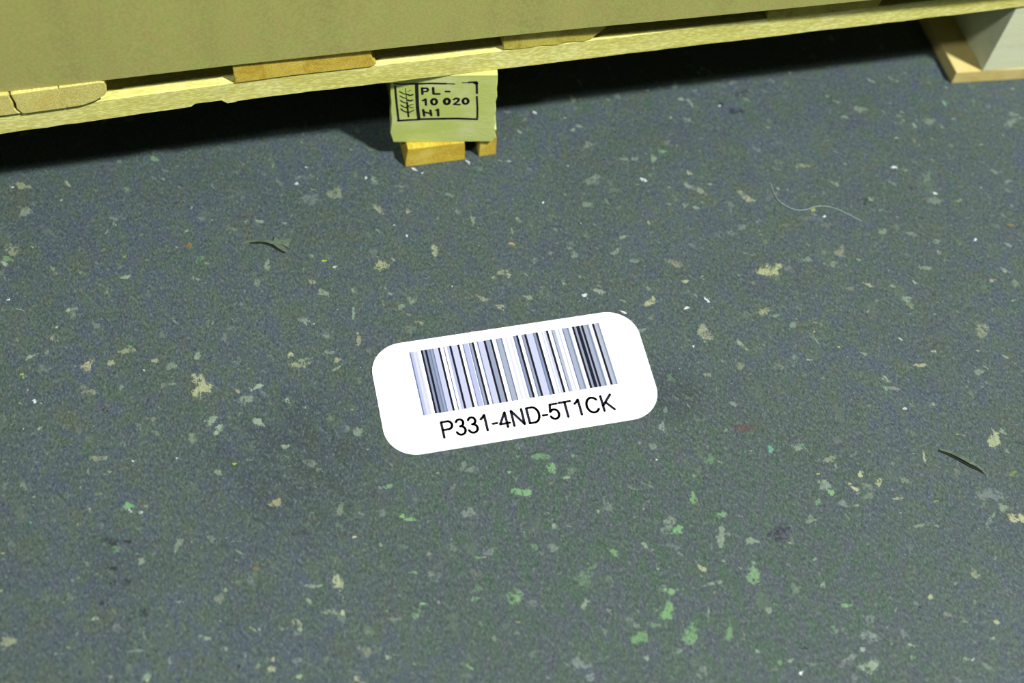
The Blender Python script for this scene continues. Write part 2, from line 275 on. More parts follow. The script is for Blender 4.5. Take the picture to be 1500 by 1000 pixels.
[353.4,-465.9,3.4,-0.7,1.3,3.4,"s",0.4],[330.8,-413.6,2.0,-0.4,0.4,1.3,"p",0.6],[392.2,-463.7,1.9,-0.4,0.4,1.0,"d",0.7],[343.3,-50.8,4.1,-0.7,0.7,2.2,"c",0.7],[343.0,-68.2,8.5,-6.1,1.8,2.9,"p",0.6],[384.1,-85.3,5.7,-9.3,2.4,2.2,"c",0.6],
[443.3,-60.4,6.5,-1.1,1.0,2.9,"c",0.5],[450.5,-91.7,4.1,-0.7,0.8,2.1,"s",0.5],[543.1,-117.1,5.9,-1.0,2.0,5.0,"p",0.45],[565.2,-120.2,3.6,-0.6,0.9,2.1,"y",1.0],[547.4,-109.5,1.8,-0.3,0.4,1.1,"w",0.9],[522.5,-75.8,2.4,-0.4,0.6,1.5,"w",1.0],
[615.8,-108.4,3.2,-2.4,2.0,2.6,"p",0.5],[369.9,-114.6,7.2,0.2,0.5,2.8,"s",0.6],[385.2,-112.2,4.0,-0.7,0.6,1.7,"s",0.5],[379.6,-162.2,10.6,-1.9,2.0,6.0,"c",0.95],[436.7,-108.0,2.3,-0.4,0.6,1.8,"y",0.6],[442.9,-116.6,1.4,-0.3,0.4,1.0,"w",1.0],
[432.4,-116.9,11.6,-2.1,1.2,3.5,"s",0.25],[442.6,-126.1,5.8,-1.0,0.7,2.1,"p",0.3],[443.6,-153.9,2.2,-2.5,4.5,4.8,"c",0.4],[433.6,-164.9,4.0,-0.7,1.0,2.7,"p",0.4],[413.8,-156.4,4.5,-0.8,1.2,3.4,"p",0.4],[509.2,-182.8,6.3,-1.1,0.8,2.0,"p",0.5],
[562.5,-162.9,1.7,-0.3,0.6,1.4,"w",0.9],[574.4,-197.4,2.0,-4.0,2.1,1.5,"p",0.7],[560.1,-204.7,3.4,-0.6,1.0,2.3,"c",0.8],[481.6,-209.9,4.5,-0.8,1.5,3.9,"p",0.7],[477.4,-223.5,2.8,-0.5,0.5,1.3,"p",0.5],[455.4,-190.6,3.5,-2.5,1.3,1.7,"c",0.6],
[362.3,-200.3,6.0,-1.1,1.3,3.8,"c",0.6],[369.8,-205.8,4.9,-0.9,0.5,1.6,"p",0.5],[309.2,-211.9,6.3,-6.8,3.5,3.9,"c",0.5],[333.9,-227.6,2.9,-4.7,1.7,1.4,"p",0.8],[319.7,-181.0,1.2,-2.6,1.3,1.0,"w",0.8],[300.4,-185.6,2.2,-0.4,0.5,1.6,"w",1.0],
[394.1,-232.9,1.3,-3.8,1.1,0.6,"p",0.7],[410.5,-243.8,1.6,-0.3,0.4,1.2,"y",1.0],[383.2,-251.1,3.2,-0.6,0.4,1.2,"p",0.7],[371.6,-248.3,3.2,-0.6,1.7,4.9,"p",0.35],[468.8,-272.2,4.9,-0.9,0.8,2.1,"c",0.7],[436.3,-278.4,3.2,-3.5,1.6,1.6,"p",0.7],
[484.0,-262.0,2.2,-0.4,0.6,1.5,"c",0.8],[465.0,-307.7,2.1,-0.4,0.6,1.5,"p",0.7],[445.5,-215.6,1.4,-0.3,0.6,1.6,"w",0.6],[569.2,-227.3,2.3,-0.4,0.4,1.0,"p",0.7],[531.0,-250.2,6.1,-1.1,2.9,6.9,"c",0.35],[306.8,-160.2,2.8,-0.5,0.6,2.0,"c",0.8],
[300.1,-249.1,3.2,-0.6,0.9,3.0,"c",0.4],[97.9,-23.0,5.6,-1.0,0.3,1.5,"p",0.6],[76.1,-11.7,3.4,-0.6,1.0,5.9,"p",0.7],[73.9,-41.7,5.8,-7.3,1.7,2.1,"c",0.5],[98.9,-49.7,1.9,-0.3,0.8,4.3,"c",0.7],[112.8,-94.5,2.7,-0.5,1.3,6.8,"c",0.8],
[68.0,-100.4,5.4,-1.0,1.0,6.1,"c",0.7],[150.0,-68.3,2.5,-0.4,1.0,4.9,"p",0.6],[140.0,-57.8,2.8,-0.5,0.6,2.8,"p",0.4],[166.1,-16.0,4.0,-0.7,0.6,2.9,"s",0.4],[264.9,-6.1,4.7,-0.8,1.0,3.8,"p",0.5],[260.1,-43.9,6.9,-1.2,1.7,6.6,"p",0.5],
[296.1,-27.1,7.0,-1.2,0.7,2.6,"p",0.4],[316.7,-29.9,2.9,-0.5,1.3,4.5,"p",0.6],[301.7,-51.1,3.2,-3.6,0.9,1.2,"w",0.7],[247.8,-68.7,5.7,-1.0,0.7,2.8,"p",0.5],[316.3,-80.8,2.9,-0.5,0.5,1.8,"p",0.6],[232.0,-55.5,1.4,-0.3,0.3,1.1,"w",0.9],
[212.0,-60.2,1.4,-0.2,0.3,1.1,"w",1.0],[179.4,-85.1,1.1,0.0,0.4,5.6,"c",0.4],[269.0,-107.5,3.4,-0.6,0.6,2.1,"p",0.6],[224.3,-118.0,3.9,-0.7,1.0,4.1,"p",0.5],[272.0,-133.0,5.0,-0.9,0.5,2.0,"p",0.5],[303.7,-140.8,4.2,-4.6,2.2,2.6,"c",0.5],
[190.8,-118.3,2.5,-0.4,0.7,3.0,"p",0.6],[154.5,-128.4,3.8,-0.7,0.4,2.0,"c",0.7],[166.4,-128.5,2.4,-2.5,1.2,1.6,"c",0.6],[166.9,-110.5,1.9,-0.3,0.2,1.0,"w",0.8],[141.5,-147.2,3.6,-3.7,1.4,1.8,"c",0.5],[189.4,-149.1,1.6,-0.3,1.4,5.9,"p",0.4],
[222.7,-158.6,2.7,-0.5,0.3,1.3,"w",0.7],[273.8,-174.7,6.8,2.8,-0.6,3.0,"c",0.75],[249.4,-180.3,2.5,-2.2,0.8,1.1,"w",0.9],[85.1,-138.2,4.3,-0.8,0.8,4.6,"p",0.5],[76.5,-143.3,2.7,-0.5,0.6,3.2,"p",0.5],[70.7,-129.5,2.1,-0.4,0.3,1.6,"p",0.7],
[38.5,-142.3,1.6,-0.3,0.9,5.8,"p",0.6],[88.0,-161.3,4.7,-0.9,0.5,2.5,"c",0.4],[127.0,-177.0,1.6,-0.3,0.2,0.9,"y",1.0],[111.9,-6.6,1.9,-2.0,0.8,1.2,"w",1.0],[118.7,-11.6,1.4,-0.2,0.2,1.1,"w",0.9],[158.1,-6.2,1.3,-2.7,0.8,0.7,"w",0.8],
[93.3,-74.7,1.1,-0.2,0.2,1.0,"w",0.8],[119.8,-131.0,1.3,-0.2,0.2,1.0,"w",0.7],[416.5,29.6,6.1,-1.0,1.5,4.8,"v",0.7],[404.5,10.1,7.9,-1.3,1.5,4.7,"v",0.8],[394.5,20.9,2.7,-0.5,1.1,3.5,"d",0.8],[391.9,18.8,1.2,-0.2,0.4,1.2,"w",0.8],
[367.1,25.5,1.6,-7.0,1.6,0.9,"p",0.7],[374.7,40.0,2.7,-0.5,0.5,1.6,"p",0.6],[393.6,36.8,1.5,-0.3,0.5,1.6,"p",0.5],[251.4,-287.6,2.3,-0.4,1.5,5.2,"p",0.6],[558.2,-34.1,1.4,-2.9,1.6,1.3,"p",0.7],[538.1,25.1,2.6,-2.6,1.1,1.4,"p",0.6],
[517.7,-6.7,4.3,-0.7,1.2,3.1,"p",0.5],[646.1,-45.0,6.8,-1.2,2.4,5.4,"p",0.5],[572.9,-30.1,4.9,-0.8,1.9,4.6,"p",0.5],[227.2,38.7,1.5,-2.1,0.7,0.9,"w",0.7],[262.0,16.6,3.6,-0.6,0.5,1.9,"p",0.6],[256.3,13.6,2.4,-0.4,0.5,1.9,"c",0.5],
[217.7,32.2,3.5,-0.6,0.5,2.3,"p",0.4],[38.0,-169.6,2.1,-0.4,0.9,5.6,"c",0.5],[24.2,-248.7,4.5,-0.9,0.7,4.6,"p",0.5],[-15.5,-172.5,2.1,-0.4,0.4,3.1,"c",0.6],[24.7,-229.6,2.5,-0.5,0.3,1.8,"c",0.6],[-166.3,-66.2,2.6,-0.5,0.1,2.0,"c",0.4]]
def fleck_shape(cx, cy, ax, ay, bx, by, V, F, K, colr, s, z):
    n = 14; i0 = len(V)
    V.append((cx, cy, z)); K.append((colr + (1.0,), s))
    ph = [random.uniform(0, 6.28) for _ in range(3)]
    rr = [1.0 + .2 * math.sin(2 * (6.283 * k / n) + ph[0]) + .16 * math.sin(3 * (6.283 * k / n) + ph[1]) + random.uniform(-.14, .14) for k in range(n)]
    for f, al, zz in ((.62, .95, .8), (1.22, 0.0, .35)):
        for k in range(n):
            t = 2 * math.pi * k / n
            u, v = rr[k] * f * math.cos(t), rr[k] * f * math.sin(t)
            V.append((cx + ax * u + bx * v, cy + ay * u + by * v, z * zz)); K.append((colr + (al,), s))
    for k in range(n):
        k2 = (k + 1) % n
        F.append((i0, i0 + 1 + k, i0 + 1 + k2)); F.append((i0 + 1 + k, i0 + 1 + n + k, i0 + 1 + n + k2, i0 + 1 + k2))
def fleck_obj(name, V, F, K):
    o = obj(name, V, F, M_FLECK, floor)
    a = o.data.color_attributes.new('Col', 'FLOAT_COLOR', 'POINT')
    a.data.foreach_set('color', [x for k in K for x in k[0]])
    b = o.data.attributes.new('Str', 'FLOAT', 'POINT'); b.data.foreach_set('value', [k[1] for k in K])
    return o
SV, SF, SK = [], [], []
nbig = 0
for i, (cx, cy, ax, ay, bx, by, cc, s) in enumerate(FLECKS):
    size = math.hypot(ax, ay) * math.hypot(bx, by)
    jt = random.uniform(.94, 1.06); colr = alb(*[min(255, v * jt * random.uniform(.985, 1.015)) for v in FC[cc]])[:3]
    if size > 7.5 and nbig < 250:
        V, F, K = [], [], []
        fleck_shape(cx, cy, ax, ay, bx, by, V, F, K, colr, s, .10)
        fleck_obj('paint_fleck', V, F, K); nbig += 1
    else:
        fleck_shape(cx, cy, ax, ay, bx, by, SV, SF, SK, colr, min(1.3, s * 1.2), .12)
# the countless small specks between them
for i in range(5200):
    x, y = random.uniform(-420, 900), random.uniform(-640, 420)
    a = random.uniform(0, 3.14) if random.random() < .4 else random.gauss(-.75, .3)
    l = random.choice((.6, .7, .9, 1.1, 1.4, 1.8, 2.4, 3.8)); l *= 1.2; b = l * random.uniform(.3, .8)
    cc = random.choice('ppppppcssssg') if random.random() < .93 else random.choice('wwyd')
    if cc in 'wy': l *= .4; b *= .5
    s = random.uniform(.25, .9) if cc not in 'w' else .9
    jt = random.uniform(.8, 1.05); colr = alb(*[min(255, v * jt * random.uniform(.97, 1.03)) for v in FC[cc]])[:3]
    fleck_shape(x, y, l * math.cos(a), l * math.sin(a), -b * math.sin(a), b * math.cos(a), SV, SF, SK, colr, s, .06)
sp = fleck_obj('small_specks', SV, SF, SK); sp['kind'] = 'stuff'

# ---------------------------------------------------------------- pallet
M_STR = wood('sawn_pine', (216, 216, 132), (198, 196, 108), (220, 220, 150), 0, k=.97, spk=.85)
M_STRB = wood('sawn_pine_depth', (205, 195, 120), (190, 178, 100), (200, 196, 130), 1, k=1.2)
M_DECK_A = wood('pale_pine_end', (206, 200, 122), (198, 190, 112), (200, 172, 76), 1, .5, k=1.0, spk=.8)
M_DECK_B = wood('orange_pine_end', (200, 180, 76), (178, 152, 52), (206, 186, 90), 1, .5, k=.95, spk=.9)
M_DECK_C = wood('olive_pine_end', (188, 180, 84), (164, 150, 60), (196, 190, 104), 1, .5, k=.95, spk=.9)
M_BLOCK = wood('greenish_block_wood', (176, 190, 100), (186, 196, 118), (200, 204, 150), 0, .5, k=1.0, spk=.12)
M_BLOCK_W = wood('pale_block_wood', (208, 212, 178), (200, 206, 168), (214, 218, 190), 0, .5, k=1.0, spk=.1)
M_BASE_G = wood('golden_base_wood', (192, 172, 62), (180, 152, 48), (210, 196, 110), 1, .6, k=1.0, spk=.8)
M_BASE_P = wood('pale_base_wood', (224, 204, 130), (212, 192, 112), (226, 214, 160), 1, .6, k=1.5, spk=.2)
M_INK = plain('black_ink', (20, 20, 26), 1.0, .7)

pallet = empty('wooden_pallet', (143, 0, 0), 'pale softwood pallet carrying the cardboard box on the dark floor', 'pallet')
L0, L1 = -457, 743

def box8(name, x0, x1, y0, y1, z0, z1, m, parent, bv=.8):
    return extr(name, [(x0, z0), (x1, z0), (x1, z1), (x0, z1)], y0, y1, m, parent, 0, bv, 1)

def stringer(y0, y1, front):
    xs = [L0 + i * 12 for i in range(101)] if front else [L0, 0, 200, 400, L1]
    if front:
        xs = sorted(set(xs + [-62, -57, -50, -44, -38, -33, -27])); 
    bot, top = [], []
    for x in xs:
        zb = 100 + sag(x) + (random.uniform(-.35, .35) if front else 0)
        if front and -58 <= x <= -36: zb += 3.2
        if front and x in (-33, -27): zb -= 1.0
        bot.append((x, zb)); top.append((x, 120.6 + sag(x) + (random.uniform(-.2, .2) if front else 0)))
    V, F = [], []
    n = len(xs)
    for (x, zb), (_, zt) in zip(bot, top):
        V += [(x, y0, zb), (x, y1, 100 + sag(x)), (x, y1, zt), (x, y0, zt)]
    for i in range(n - 1):
        a = i * 4
        for j in range(4):
            F.append((a + j, a + (j + 1) % 4, a + 4 + (j + 1) % 4, a + 4 + j))
    F += [(3, 2, 1, 0), tuple(len(V) - 4 + j for j in range(4))]
    o = obj('stringer_board', V, F, M_STR, pallet); bevel(o, .5, 1)
    return o
stringer(0, 95, True); stringer(352, 447, False); stringer(705, 800, False)

def deck(pts, m, y0=-1.2, y1=800, **kw):
    """pts: front outline (x, height over the stringer)"""
    return extr('deck_board', [(x, 120.8 + sag(x) + z) for x, z in pts], y0, y1, m, pallet, **kw)
TH = 21.5
deck([(-457, 0), (-357, 0), (-357, TH), (-457, TH)], M_DECK_A)
deck([(-290, 0), (-183.5, 0), (-187, 6), (-186.5, 12), (-187.8, TH), (-290, TH)], M_DECK_A, y0=-2.0)
deck([(-182, 0), (-150.2, -.2), (-149.8, .9), (-149.2, -.2), (-138, .2), (-128, 3.2), (-121, 7.5), (-118.5, 12), (-119, TH - 1.5), (-122, TH),
      (-151.4, TH), (-152, TH - 2.2), (-152.6, TH), (-186, TH), (-184.6, 12), (-185, 6)], M_DECK_A, y0=-2.4)
deck([(-25, 0), (20, .6), (79, 0), (84, 2.5), (81, 8), (80, 14), (82, TH), (-25, TH)], M_DECK_B)
deck([(184.5, .8), (200, -.5), (215, .5), (228, -.8), (236, 1.2), (250, -.3), (256, 1.5), (266, 12), (275, TH), (185.5, TH), (183.5, 10)], M_DECK_C, y0=-.6, n=3)
deck([(403.5, 0), (459, 0), (460, 3), (461, 0), (500, 0), (507, TH), (461.5, TH), (460.2, TH - 7), (458.8, TH), (404, TH), (403, 10)], M_DECK_C, y0=-.8)
deck([(598, 0), (743, 0), (743, TH), (598, TH)], M_DECK_A)

# centre base boards (two narrow pieces) and block
def chamf(x0, x1, h, ch, chr_):
    return [(x0, 0), (x1, 0), (x1, h - chr_ * .9), (x1 - chr_, h), (x0 + ch, h), (x0 + ch * .15, h * .25)]
def base(x0, x1, yf, h, m, top_in=0.0, chl=0.0, chr_=0.0, turn=0.0, end=800):
    """base board whose sawn front end slopes back by top_in"""
    V = []
    prof = [(x0, 0), (x1, 0), (x1, h * .55), (x1 - chr_, h), (x0 + chl, h), (x0 + chl * .12, h * .3)]
    for x, z in prof: V.append((x, yf + (x - x0) * turn + top_in * z / h, z))
    for x, z in prof: V.append((x, end, z))
    k = len(prof); F = [(i, (i + 1) % k, k + (i + 1) % k, k + i) for i in range(k)]
    F += [tuple(range(k))[::-1], tuple(range(k, 2 * k))]
    o = obj('base_board', V, F, m, pallet); bevel(o, .7); return o
base(104.8, 156.2, -3.0, 21, M_BASE_G, 1.5, 2.5, .5, -.012)
base(168.6, 183.6, -2.4, 21, M_BASE_G, 1.0, .8, 0)
base(611, 743, 9.0, 14, M_BASE_P, .5, .5, .5, -.085)
base(L0, -325, 2, 14, M_BASE_P, .5, .5, .5)

XC, YC, WC, ANG = 96.2, 8.0, 84.4, .1606
ca, sa = math.cos(ANG), math.sin(ANG)
def block_pt(u, v, z):       # u along the front face, v into the block
    return (XC + u * ca + v * sa, YC - u * sa + v * ca, z)
def block(depth, outline, m, name='block'):
    k = len(outline)
    V = [block_pt(u, 0, z) for u, z in outline] + [block_pt(u, depth, z) for u, z in outline]
    F = [(i, (i + 1) % k, k + (i + 1) % k, k + i) for i in range(k)] + [tuple(range(k))[::-1], tuple(range(k, 2 * k))]
    o = obj(name, V, F, m, pallet); bevel(o, .5, 1); return o
top = 101.0
outl = [(.5, 21.2), (28, 21), (60, 21.2), (84, 21), (86.2, 27), (85.6, 33), (86.8, 36), (84.8, 38), (85.6, 45), (84.4, 52), (85.2, 60), (84.2, 68), (85.4, 76), (84.6, 84), (84.9, 92), (84.6, top),
        (0, top), (-.3, 92), (-1.1, 80), (-.5, 70), (-1.0, 60), (-.4, 50), (-.9, 42), (-1.6, 36), (-1.9, 33), (-.6, 27)]
blk = block(96, outl, M_BLOCK)
blk['label'] = 'turned centre block stamped PL - 10 020'

def strokes(name, S, to, m, parent, scale=1.0):
    """flat printed lines: list of (width, points)"""
    V, F = [], []
    for wd, pts in S:
        r = wd * scale / 2
        for i, (u, v) in enumerate(pts):
            b0 = len(V); n = 8
            for k in range(n):
                a = 2 * math.pi * (k + .5) / n
                V.append((u + r * math.cos(a), v + r * math.sin(a)))
            F.append(tuple(b0 + k for k in range(n)))
            if i:
                pu, pv = pts[i - 1]; du, dv = u - pu, v - pv; l = math.hypot(du, dv) or 1
                nu, nv = -dv / l * r, du / l * r; b0 = len(V)
                V += [(pu + nu, pv + nv), (pu - nu, pv - nv), (u - nu, v - nv), (u + nu, v + nv)]
                F.append((b0, b0 + 1, b0 + 2, b0 + 3))
    return obj(name, [to(u, v) for u, v in V], F, m, parent)
STAMP = [[1.5,[[3.0,88.8],[3.6,76.2],[4.5,60.7],[5.3,48.2]]],[1.3,[[2.4,91.6],[9.2,91.0],[19.2,91.2]]],[1.6,[[14.7,91.2],[30.4,91.8],[43.5,91.4]]],[0.9,[[43.5,91.4],[50.5,91.0]]],[0.8,[[56.5,92.5],[61.8,92.5]]],[1.6,[[61.8,92.7],[68.1,93.1]]],[2.6,[[66.6,92.5],[68.2,91.5]]],[1.6,[[68.1,92.8],[68.8,80.2]]],[1.4,[[68.8,76.3],[69.8,62.8],[70.1,50.9]]],[1.9,[[5.0,48.0],[13.3,48.8],[21.8,49.2]]],[2.1,[[21.7,49.7],[42.3,50.1],[53.1,50.2],[69.8,49.2]]],[2.4,[[20.2,91.2],[20.5,76.1],[20.9,63.2],[22.0,49.5]]],[0.5,[[11.3,86.3],[11.9,77.4],[12.3,71.0],[13.1,60.6]]],[1.3,[[12.5,69.7],[13.1,58.0],[13.5,52.7]]],[0.9,[[6.5,82.8],[9.3,80.3],[11.9,79.3]]],[0.9,[[6.9,77.4],[9.5,75.4],[12.0,74.5]]],[1.0,[[7.2,72.0],[9.4,70.0],[12.2,68.9]]],[1.0,[[7.4,66.8],[9.6,64.5],[12.5,63.4]]],[1.1,[[7.4,62.3],[9.3,59.7],[13.1,57.7]]],[1.3,[[17.0,78.8],[14.8,77.9],[12.8,79.3]]],[1.4,[[16.9,72.6],[14.7,71.5],[13.0,72.9]]],[0.7,[[17.6,67.4],[15.6,67.1],[13.4,65.8]]],[0.7,[[17.6,63.8],[15.6,63.5],[13.4,65.2]]],[1.0,[[17.8,60.6],[16.0,59.3],[13.3,57.3]]],[0.5,[[15.7,84.3],[13.1,82.5]]],[1.7,[[24.5,86.5],[24.9,79.5]]],[1.5,[[24.5,86.3],[28.5,86.3],[29.5,84.8],[28.5,82.5],[24.8,82.4]]],[1.8,[[33.4,86.7],[33.8,79.7],[38.6,79.6]]],[1.9,[[43.6,82.4],[46.5,82.2]]],[1.7,[[25.2,71.9],[27.4,73.6],[27.8,66.7]]],[1.9,[[36.5,70.5],[36.3,69.0],[35.7,67.9],[34.8,67.2],[33.8,67.2],[32.9,67.9],[32.3,69.1],[32.1,70.5],[32.3,72.0],[32.9,73.1],[33.8,73.8],[34.7,73.8],[35.6,73.1],[36.3,71.9],[36.5,70.5]]],[2.1,[[46.8,70.7],[46.6,69.3],[46.0,68.1],[45.2,67.5],[44.3,67.5],[43.4,68.1],[42.8,69.3],[42.5,70.8],[42.7,72.2],[43.3,73.4],[44.2,74.0],[45.1,74.0],[46.0,73.3],[46.6,72.2],[46.8,70.7]]],[1.7,[[50.2,73.0],[52.1,74.5],[54.3,73.6],[54.0,71.3],[50.5,67.3],[55.2,66.9]]],[1.9,[[62.1,70.9],[61.9,69.5],[61.3,68.3],[60.4,67.7],[59.4,67.7],[58.5,68.3],[57.9,69.5],[57.6,71.0],[57.8,72.4],[58.4,73.6],[59.3,74.2],[60.2,74.2],[61.1,73.5],[61.8,72.4],[62.1,70.9]]],[1.8,[[25.5,61.0],[26.4,53.6]]],[1.8,[[31.4,60.3],[32.2,54.0]]],[1.7,[[26.1,58.4],[31.7,56.4]]],[1.5,[[35.8,60.4],[37.5,61.2]]],[1.9,[[37.5,61.4],[37.9,53.8]]]]
strokes('stamp_print', STAMP, lambda u, z: block_pt(u, -.12, z), M_INK, blk, 1.15)

# other blocks
def sblock(x0, x1, y0, y1, z0, m): return box8('block', x0, x1, y0, y1, z0, 100.3 + sag(x1) - 2*(x1 > 600) * 0, m, pallet)
rb = obj('block', [(635.5, 7.2, 14), (743, 1.0, 14), (743, 95, 14), (636.5, 95, 14), (635.5, 2.0, 98), (743, -3.0, 97.4), (743, 95, 97.4), (636.5, 95, 98)],
         [(3, 2, 1, 0), (4, 5, 6, 7), (0, 1, 5, 4), (1, 2, 6, 5), (2, 3, 7, 6), (3, 0, 4, 7)], M_BLOCK_W, pallet)
rb['label'] = 'smooth whitish corner block'; bevel(rb, .5, 1)
sblock(L0, -350, 3, 95, 14, M_BLOCK)
for y0 in (354, 707):
    sblock(L0, -350, y0, y0 + 91, 14, M_BLOCK); sblock(100, 184, y0, y0 + 91, 21, M_BLOCK); sblock(638, 743, y0, y0 + 91, 14, M_BLOCK)

# ---------------------------------------------------------------- cardboard box
q = NT('cardboard', .85, .2)
v = q.coord(); vb = q.coord(scale=(1, 1, .12))
bands = q.noise(vb, 26, 2, .5); mott = q.noise(v, 60, 4, .6, .5); fine = q.noise(v, 480, 3, .7)
c = q.mix(q.rng(bands, .35, .65), alb(156, 154, 84, 1.12), alb(150, 148, 82, 1.12))
c = q.mix(q.rng(mott, .40, .62, 0, .8), c, alb(148, 158, 80, 1.12))
c = q.mix(q.rng(bands, .5, .7, 0, .35), c, alb(132, 138, 70, 1.12))
c = q.mix(q.rng(fine, .35, .65, .0, .45), c, alb(182, 172, 112, 1.12))
q.col(c); q.bump(bands, .25, .0015)
M_CARD = q.m
M_TAPE = plain('packing_tape', (170, 150, 90), 1.0, .3, .5)
cbox = empty('cardboard_box', (143, 400, 143), 'large plain olive-brown cardboard box resting on the wooden pallet', 'box')
BX = [-440, -318, -193, -144, -95, -20, 57, 183, 248, 325, 439, 560, 728]
BY = [9, 5, 1.2, -.6, -1.9, -3.4, -4.6, -6.0, -7.4, -9.8, -12.3, -14.2, -16.5]
def wall(outer_pts, name, h=520, t=5.0, n=(0, 1)):
    V = []
    for x, y, z in outer_pts: V += [(x, y, z), (x, y, z + h), (x + n[0] * t, y + n[1] * t, z + h), (x + n[0] * t, y + n[1] * t, z)]
    F = []; k = len(outer_pts)
    for i in range(k - 1):
        a = 4 * i
        for j in range(4): F.append((a + j, a + (j + 1) % 4, a + 4 + (j + 1) % 4, a + 4 + j))
    F += [(3, 2, 1, 0), tuple(4 * k - 4 + j for j in range(4))]
    return obj(name, V, F, M_CARD, cbox)
def deckz(x): return 120.8 + sag(x) + TH + .25
wall([(x, y, deckz(x)) for x, y in zip(BX, BY)], 'front_wall')
wall([(-440, 15, 139), (-430, 795, 139)], 'side_wall', n=(1, 0), h=524)
wall([(728, -15, 139.5), (738, 770, 139.5)], 'side_wall', n=(-1, 0), h=524)
wall([(-424, 796, 139.2), (732, 776, 139.2)], 'back_wall', n=(0, -1), h=523)
for nm, y0, y1, z in (('top_flap', 0, 388, 664), ('top_flap', 390, 776, 664), ('bottom_flap', 12, 770, 147)):
    dz = 4
    o = obj(nm, [(x, y + (6 if x < 0 else -6) + 8, zz) for zz in (z, z + dz) for x, y in ((-430, y0), (724, y0), (724, y1), (-430, y1))],
        [(3, 2, 1, 0), (4, 5, 6, 7), (0, 1, 5, 4), (1, 2, 6, 5), (2, 3, 7, 6), (3, 0, 4, 7)], M_CARD, cbox)
obj('tape_strip', [(x, y, zz) for zz in (668.1, 668.4) for x, y in ((-428, 372), (722, 372), (722, 420), (-428, 420))],
    [(3, 2, 1, 0), (4, 5, 6, 7), (0, 1, 5, 4), (1, 2, 6, 5), (2, 3, 7, 6), (3, 0, 4, 7)], M_TAPE, cbox)

# ---------------------------------------------------------------- floor label
M_LAB = plain('white_label', (255, 255, 255), 1.12, .35, .4)
lx, ly, lw, lh, la, rad = [43.36, -276.54, 212.92, 99.53, -0.0054, 25.0]
def lab(u, v, z):
    return (lx + u * math.cos(la) - v * math.sin(la), ly + u * math.sin(la) + v * math.cos(la), z)
P = []
for cx, cy, a0 in ((lw - rad, rad, -90), (lw - rad, lh - rad, 0), (rad, lh - rad, 90), (rad, rad, 180)):
    for k in range(13):
        a = math.radians(a0 + 90 * k / 12); P.append((cx + rad * math.cos(a), cy + rad * math.sin(a)))
k = len(P)
V = [lab(u, v, .02) for u, v in P] + [lab(u, v, .55) for u, v in P]
label = obj('floor_label', V, [(i, (i + 1) % k, k + (i + 1) % k, k + i) for i in range(k)] + [tuple(range(k))[::-1], tuple(range(k, 2 * k))], M_LAB)
tag(label, 'white rounded barcode floor label reading P331-4ND-5T1CK', 'label')
BARS = [[74.8,75.78,0.5],[75.78,77.75,0.78],[77.75,80.12,0.9],[80.12,81.69,0.92],[84.06,85.17,0],[85.17,87.22,0.62],[87.22,88.41,0],[88.41,90.58,0.62],[90.58,91.38,0.52],[91.38,92.96,0.66],[92.96,93.75,0.5],[93.75,97.71,0.83],[97.71,98.9,0],[101.68,102.47,0.5],[104.26,106.64,0.78],[106.64,107.84,0],[107.84,113.01,0.87],[113.01,114.29,0],[116.8,117.59,0.55],[117.59,121.39,0.8],[121.78,122.58,0.5],[122.58,124.42,0.66],[124.52,125.72,0],[128.24,129.12,0.5],[129.12,133.73,0.87],[133.93,135.13,0],[135.13,139.14,0.67],[139.14,140.27,0],[143.36,144.16,0.55],[144.16,147.58,0.7],[147.58,148.59,0.5],[150.8,152.62,0.88],[154.43,156.04,0.9],[157.33,158.26,0.5],[158.26,160.08,0.62],[160.08,161.37,0],[164.04,164.73,0.5],[164.73,166.63,0.65],[166.63,167.84,0],[167.84,173.23,0.87],[173.35,174.16,0.5],[174.16,175.87,0.62],[175.87,177.17,0],[180.07,181.29,0.85],[182.11,183.93,0.87],[184.26,185.56,0],[188.29,189.02,0.45],[189.02,191.47,0.75],[193.51,194.73,0.86],[196.97,197.79,0.5],[197.79,201.06,0.7],[201.06,202.29,0.55],[202.29,205.36,0.93],[205.44,206.67,0],[206.67,208.84,0.66],[208.84,210.97,0],[210.97,212.73,0.66],[212.73,213.96,0],[213.96,217.04,0.7],[217.04,218.68,0.55],[218.68,221.56,0.93],[221.77,223.0,0],[223.0,225.88,0.75],[225.88,227.32,0.6]]
BLACK = plain('label_ink', (6, 8, 34), 1.5, .5)
FINE = {}
for a, b, g in BARS:
    n = 0.0; y1, y0 = -186.9, -244.7
    if g == 0:
        z = .70; m = BLACK; a -= .22; b += .22
    else:
        z = .62 + .004 * (100 * (1 - g) // 10); kk = round(g * 20)
        if kk not in FINE:
            t = 255 * kk / 20; FINE[kk] = plain('fine_bars', tuple(255 * (1 - (1 - kk / 20) * w_) for w_ in ((1.3, 1.15, .3) if kk > 15 else (1.12, 1.0, .68))), E * .98, .5)
        m = FINE[kk]; a -= .05; b += .05
    obj('barcode_bar', [(a + .5, y0, z), (b + .5, y0, z), (b, y1, z), (a, y1, z)], [(0, 1, 2, 3)], m, label)

